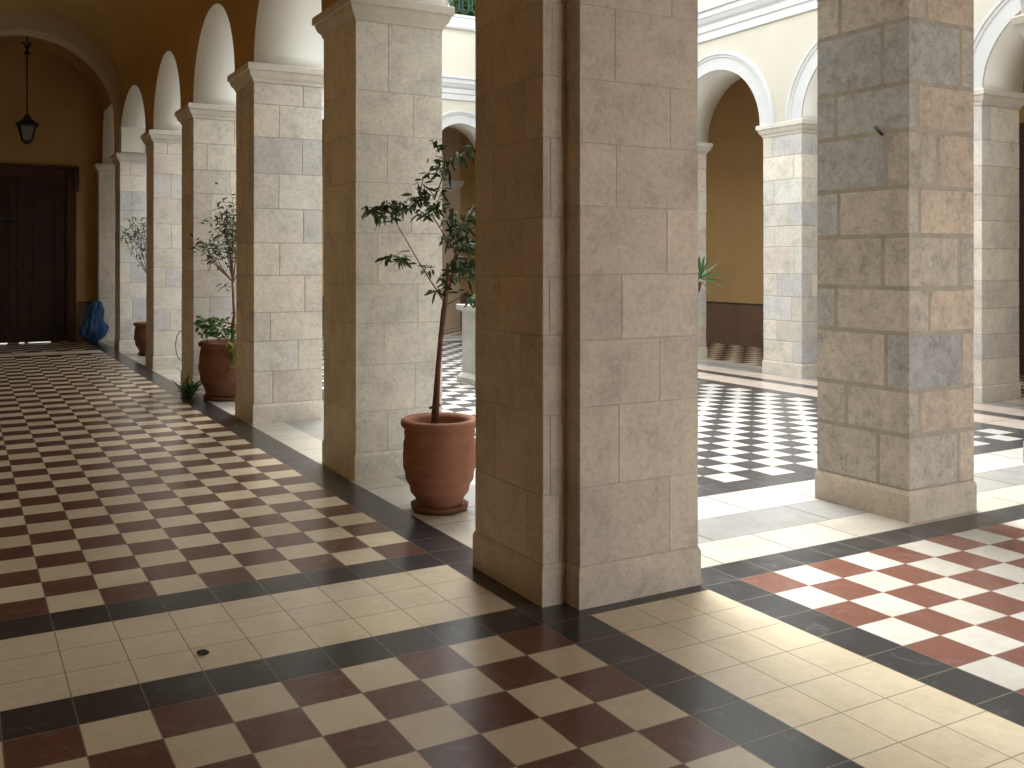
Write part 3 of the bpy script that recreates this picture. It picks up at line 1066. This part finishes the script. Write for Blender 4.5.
cr = [(at34(228, 240), 0.17, 90), (at34(238, 235, .5), 0.2, 130), (at34(229, 222), 0.15, 60), (at34(222, 216, -.3), 0.1, 22), (at34(234, 210, .3), 0.14, 34),
      (at34(212, 244, -.6), 0.1, 34), (at34(203, 246, -.9), 0.07, 18), (at34(209, 256, -.7), 0.09, 26), (at34(197, 244, -.9), 0.05, 8), (at34(225, 286, -.2), 0.05, 10),
      (at34(228, 232, .1), 0.15, 70), (at34(236, 256, .4), 0.13, 44), (at34(226, 250, .2), 0.11, 40), (at34(243, 215, .8), 0.2, 80), (at34(250, 245, .8), 0.2, 80)]
t2, c2 = small_tree('potted_bushy_tree', 'slim tree over bushy greenery in a wide terracotta pot between two arcade pillars', 34.2, 3.45, 0.33, 0.24, 0.56,
                    at34(233, 280), cr, 8, 'terracotta_old')
# bushy underplanting, trailing stems
rng = random.Random(3)
bm = bmesh.new()
for _ in range(330):
    x, y = rng.uniform(198, 250), 337 - abs(rng.gauss(0, 8.5))
    p = at34(x, y, rng.uniform(-1.2, 1.2))
    leaf(bm, p, Vector((rng.uniform(-1, 1), rng.uniform(-1, 1), rng.uniform(-0.3, 1))), rng.uniform(0.04, 0.08), rng.uniform(0.014, 0.026), rng)
for sx in (212, 220, 200):
    tube(bm, [at34(sx + 8, 343), at34(sx + 4, 330), at34(sx, 322)], 0.004, 5)
    for _ in range(16):
        leaf(bm, at34(sx + rng.uniform(-6, 6), 322 + rng.uniform(-4, 8), rng.uniform(-.5, .5)), Vector((rng.uniform(-1, 1), rng.uniform(-1, 1), rng.uniform(-.4, .8))), 0.08, 0.032, rng)
obj('bushy_leaves', bm, 'leaf2', t2)
bm = bmesh.new()
for x0, y1, n in ((230, 370, 15), (233, 358, 14), (235, 364, 12)):
    tube(bm, [at34(x0, 338, -1.3), at34(x0, y1, -1.65)], 0.003, 5)
    for k in range(n):
        y = 340 + (y1 - 340) * rng.random()
        leaf(bm, at34(x0 + rng.uniform(-3, 3), y, -1.6 + rng.uniform(-.1, .1)), Vector((rng.uniform(-1, 1), rng.uniform(-1, 0.3), rng.uniform(-1, 0))), 0.065, 0.03, rng)
obj('trailing_leaves', bm, 'leaf_yellow', t2)
# grass-like spray on the floor by that pot
gp = P(34.2, 1.95, 0)
gt = bmesh.new()
for _ in range(90):
    b0 = P(36.0 + rng.uniform(-0.6, 0.2), 1.6 + rng.uniform(-0.25, 0.15), 0.02)
    d = Vector((rng.uniform(-0.5, 0.7), rng.uniform(-0.8, 0.6), rng.uniform(0.3, 1.6)))
    leaf(gt, b0, d, rng.uniform(0.14, 0.48), rng.uniform(0.010, 0.018), rng, 0, 0.6)
g = obj('spray_plant', gt, 'leaf2')
recentre(g)
tag(g, 'low spray of long green leaves on the floor left of the bushy pot', 'plant')

# third potted tree ----------------------------------------------------------------


def at58(x, y, du=0.0):
    return on_u(x, y, 58.5 + du)


cr = [(at58(135, 235), 0.12, 40), (at58(128, 236, -.3), 0.10, 26), (at58(142, 228), 0.14, 50), (at58(141, 243, .2), 0.12, 40), (at58(134, 222), 0.08, 14),
      (at58(140, 257, .2), 0.07, 18), (at58(125, 243, -.3), 0.05, 8), (at58(150, 232, .6), 0.16, 60), (at58(146, 250, .5), 0.1, 30)]
small_tree('potted_thin_tree', 'farthest potted tree, half hidden behind a pillar near the end of the arcade', 58.5, 3.75, 0.235, 0.14, 0.47,
           at58(149, 275), cr, 9, 'terracotta_dark')

# ---------------------------------------------------------------- courtyard planter and yucca
pl = thing('stone_planter', 'tall square weathered planter with moulded rim in the middle of the courtyard', 'planter', P(33.4, 17.7, 0))
bm = bmesh.new()
ring_profile(bm, 31.7, 34.4, 16.3, 19.3, [(0.22, 0), (0.22, 0.3), (0.12, 0.45), (0.0, 0.55), (0.0, 3.9), (0.1, 4.0), (0.25, 4.05), (0.25, 4.3), (0.2, 4.35)], cap=False)
ring_profile(bm, 31.7, 34.4, 16.3, 19.3, [(0.25, 4.3), (-0.2, 4.3), (-0.2, 3.9)], cap=False)
obj('body', bm, 'planter', pl)
bm = bmesh.new()
box(bm, 31.85, 34.25, 16.45, 19.15, 3.7, 4.0)
obj('soil', bm, 'soil', pl)
bm = bmesh.new()
for _ in range(160):
    b0 = P(rng.uniform(32.0, 34.0), rng.uniform(17.0, 19.0), 4.0 + rng.uniform(0, 0.9))
    leaf(bm, b0, Vector((rng.uniform(-1, 1), rng.uniform(-1, 1), rng.uniform(0, 1.2))), rng.uniform(0.1, 0.2), 0.035, rng)
obj('leaves', bm, 'leaf2', pl)

yu, yv = 24.0, 26 - 2.0
yc = P(26.0, 24.2, 0)
yt = thing('potted_yucca', 'spiky green yucca on a bare leaning stem showing beside the corner pillar', 'potted yucca', yc)
pot(yt, yc, 0.19, 0.12, 0.42, 5)
crown = P(24.9, 24.2, 5.75)
crown = on_u(700, 282, 25.2)
bm = bmesh.new()
tube(bm, [yc + Vector((0, 0, 0.33)), yc.lerp(crown, 0.5) + Vector((-0.03, 0, 0.2)), crown + Vector((-0.02, 0, -0.06)), crown], [0.03, 0.026, 0.024, 0.02], 10)
obj('stem', bm, 'bark', yt)
bm = bmesh.new()
for k in range(62):
    el = rng.uniform(-0.9, 1.45)
    az = rng.uniform(0, 2 * math.pi)
    d = Vector((math.cos(az) * math.cos(el), math.sin(az) * math.cos(el), math.sin(el)))
    leaf(bm, crown + d * 0.01 + Vector((0, 0, 0.03)), d, rng.uniform(0.22, 0.34), 0.016, rng, 0, 0.12)
obj('leaves', bm, 'yucca', yt)

# ---------------------------------------------------------------- blue bag
bm = bmesh.new()
bc = P(71.3, 1.5, 0)
bmesh.ops.create_icosphere(bm, subdivisions=5, radius=1.0)
for v in bm.verts:
    p = v.co.copy()
    z = (p.z + 1) / 2
    if z < 0.6:
        w = 0.215 * (math.sin(min(1, (z + 0.12) / 0.5) * math.pi / 2)) ** 0.6
        if z > 0.36:
            w *= 1 - 0.42 * ((z - 0.36) / 0.24) ** 0.7
    else:
        w = 0.215 * 0.58 * (1 - 0.15 * ((z - 0.6) / 0.4))
    r = Vector((p.x, p.y, 0))
    rr = r.length
    if rr > 1e-5:
        r /= rr
    ang = math.atan2(p.y, p.x)
    k = min(1.0, rr * 1.35)
    f = 1 + 0.10 * math.sin(ang * 7 + z * 5) * (0.4 + z) + 0.05 * math.sin(ang * 13 + 2)
    x = r.x * w * k * f
    y = r.y * w * k * f * 0.75
    zz = z * 0.70
    n = noise.noise(Vector((x * 9, y * 9, zz * 9)))
    x += n * 0.03
    y += noise.noise(Vector((x * 9 + 7, y * 9, zz * 9))) * 0.03
    lean = 0.02 * math.sin(z * 4)
    if z > 0.8:
        x += 0.015 * math.sin(ang * 3)
    v.co = bc + Vector((x - 0.045 * (1 - z) + 0.02 - lean, y, max(0.002, zz + n * 0.02)))
b = obj('rubbish_bag', bm, 'bag', None, True)
recentre(b)
tag(b, 'knotted blue plastic bag standing on the floor against the back wall', 'bag')

# ---------------------------------------------------------------- railing with greenery on the end terrace
rz0 = 28.5
rt_ = thing('iron_railing', 'dark green wrought iron railing with looped bars above the end arcade', 'railing', P(62.1, 24, rz0))
bm = bmesh.new()
tube(bm, [P(62.1, 6, rz0 + 4.2), P(62.1, 33.5, rz0 + 4.2)], 0.016, 6)
tube(bm, [P(62.1, 6, rz0 + 0.55), P(62.1, 33.5, rz0 + 0.55)], 0.012, 6)
obj('rail', bm, 'green_iron', rt_)
bm = bmesh.new()
v = 6.2
while v < 33.2:
    w = 0.32
    pts = [P(62.1, v, rz0 + 4.2), P(62.1, v, rz0 + 0.9)] + [P(62.1, v + w - w * math.cos(a), rz0 + 0.9 - 0.6 * math.sin(a)) for a in [math.pi * k / 8 for k in range(1, 8)]] + [P(62.1, v + 2 * w, rz0 + 0.9), P(62.1, v + 2 * w, rz0 + 4.2)]
    tube(bm, pts, 0.013, 6)
    v += 0.95
obj('looped_bars', bm, 'green_iron', rt_)
bm = bmesh.new()
for _ in range(2600):
    b0 = P(62.7 + rng.uniform(0, 1.0), rng.uniform(30.3, 33.6), 28.5 + abs(rng.gauss(0, 1.6)))
    leaf(bm, b0, Vector((rng.uniform(-1, 1), rng.uniform(-1, 1), rng.uniform(-.6, 1))), rng.uniform(0.07, 0.13), 0.04, rng)
hg = recentre(obj('terrace_hedge', bm, 'leaf2'))
tag(hg, 'dense green foliage growing behind the terrace railing', 'hedge')

# ---------------------------------------------------------------- small things
bm = bmesh.new()
hp = Vector((0, 0, 0))
t_ = (879 - CX) / F_PX
# iron cramp on the rough pillar's left face (face v = 13.0)
dv = 13.04 - CV
du = dv * (math.cos(YAW) - t_ * math.sin(YAW)) / (t_ * math.cos(YAW) + math.sin(YAW))
d_ = du * math.cos(YAW) + dv * math.sin(YAW)
hz = CAM_H - (132 - HY) * d_ / F_PX
tube(bm, [P(CU + du + 0.05, 13.1, hz + 0.12), P(CU + du + 0.05, 12.95, hz + 0.12), P(CU + du - 0.14, 12.93, hz - 0.06), P(CU + du - 0.2, 12.93, hz - 0.1)], 0.008, 6)
tag(recentre(obj('iron_cramp', bm, 'iron')), 'small black iron cramp stuck in a joint of the rough block pillar', 'cramp')
bm = bmesh.new()
lp = []
for k in range(21):
    a = math.pi * (0.5 + k / 20)
    lp.append(P(40.3, 2.2 + 0.32 * math.cos(a), 2.15 + 0.8 * math.sin(a)))
tube(bm, lp, 0.005, 6)
tag(recentre(obj('wire_loop', bm, 'iron')), 'thin dark wire loop sticking out from the pillar behind the bushy pot', 'wire')
bm = bmesh.new()
bmesh.ops.create_icosphere(bm, subdivisions=2, radius=0.016)
px = P(3.68, -4.85, 0)
for v in bm.verts:
    v.co = Vector((v.co.x * 1.3, v.co.y, v.co.z * 0.5)) * (1 + 0.5 * noise.noise(v.co * 60)) + px + Vector((0, 0, 0.007))
tag(recentre(obj('debris_crumb', bm, 'dirt')), 'small dark crumb of debris lying on the cream tile band', 'debris')
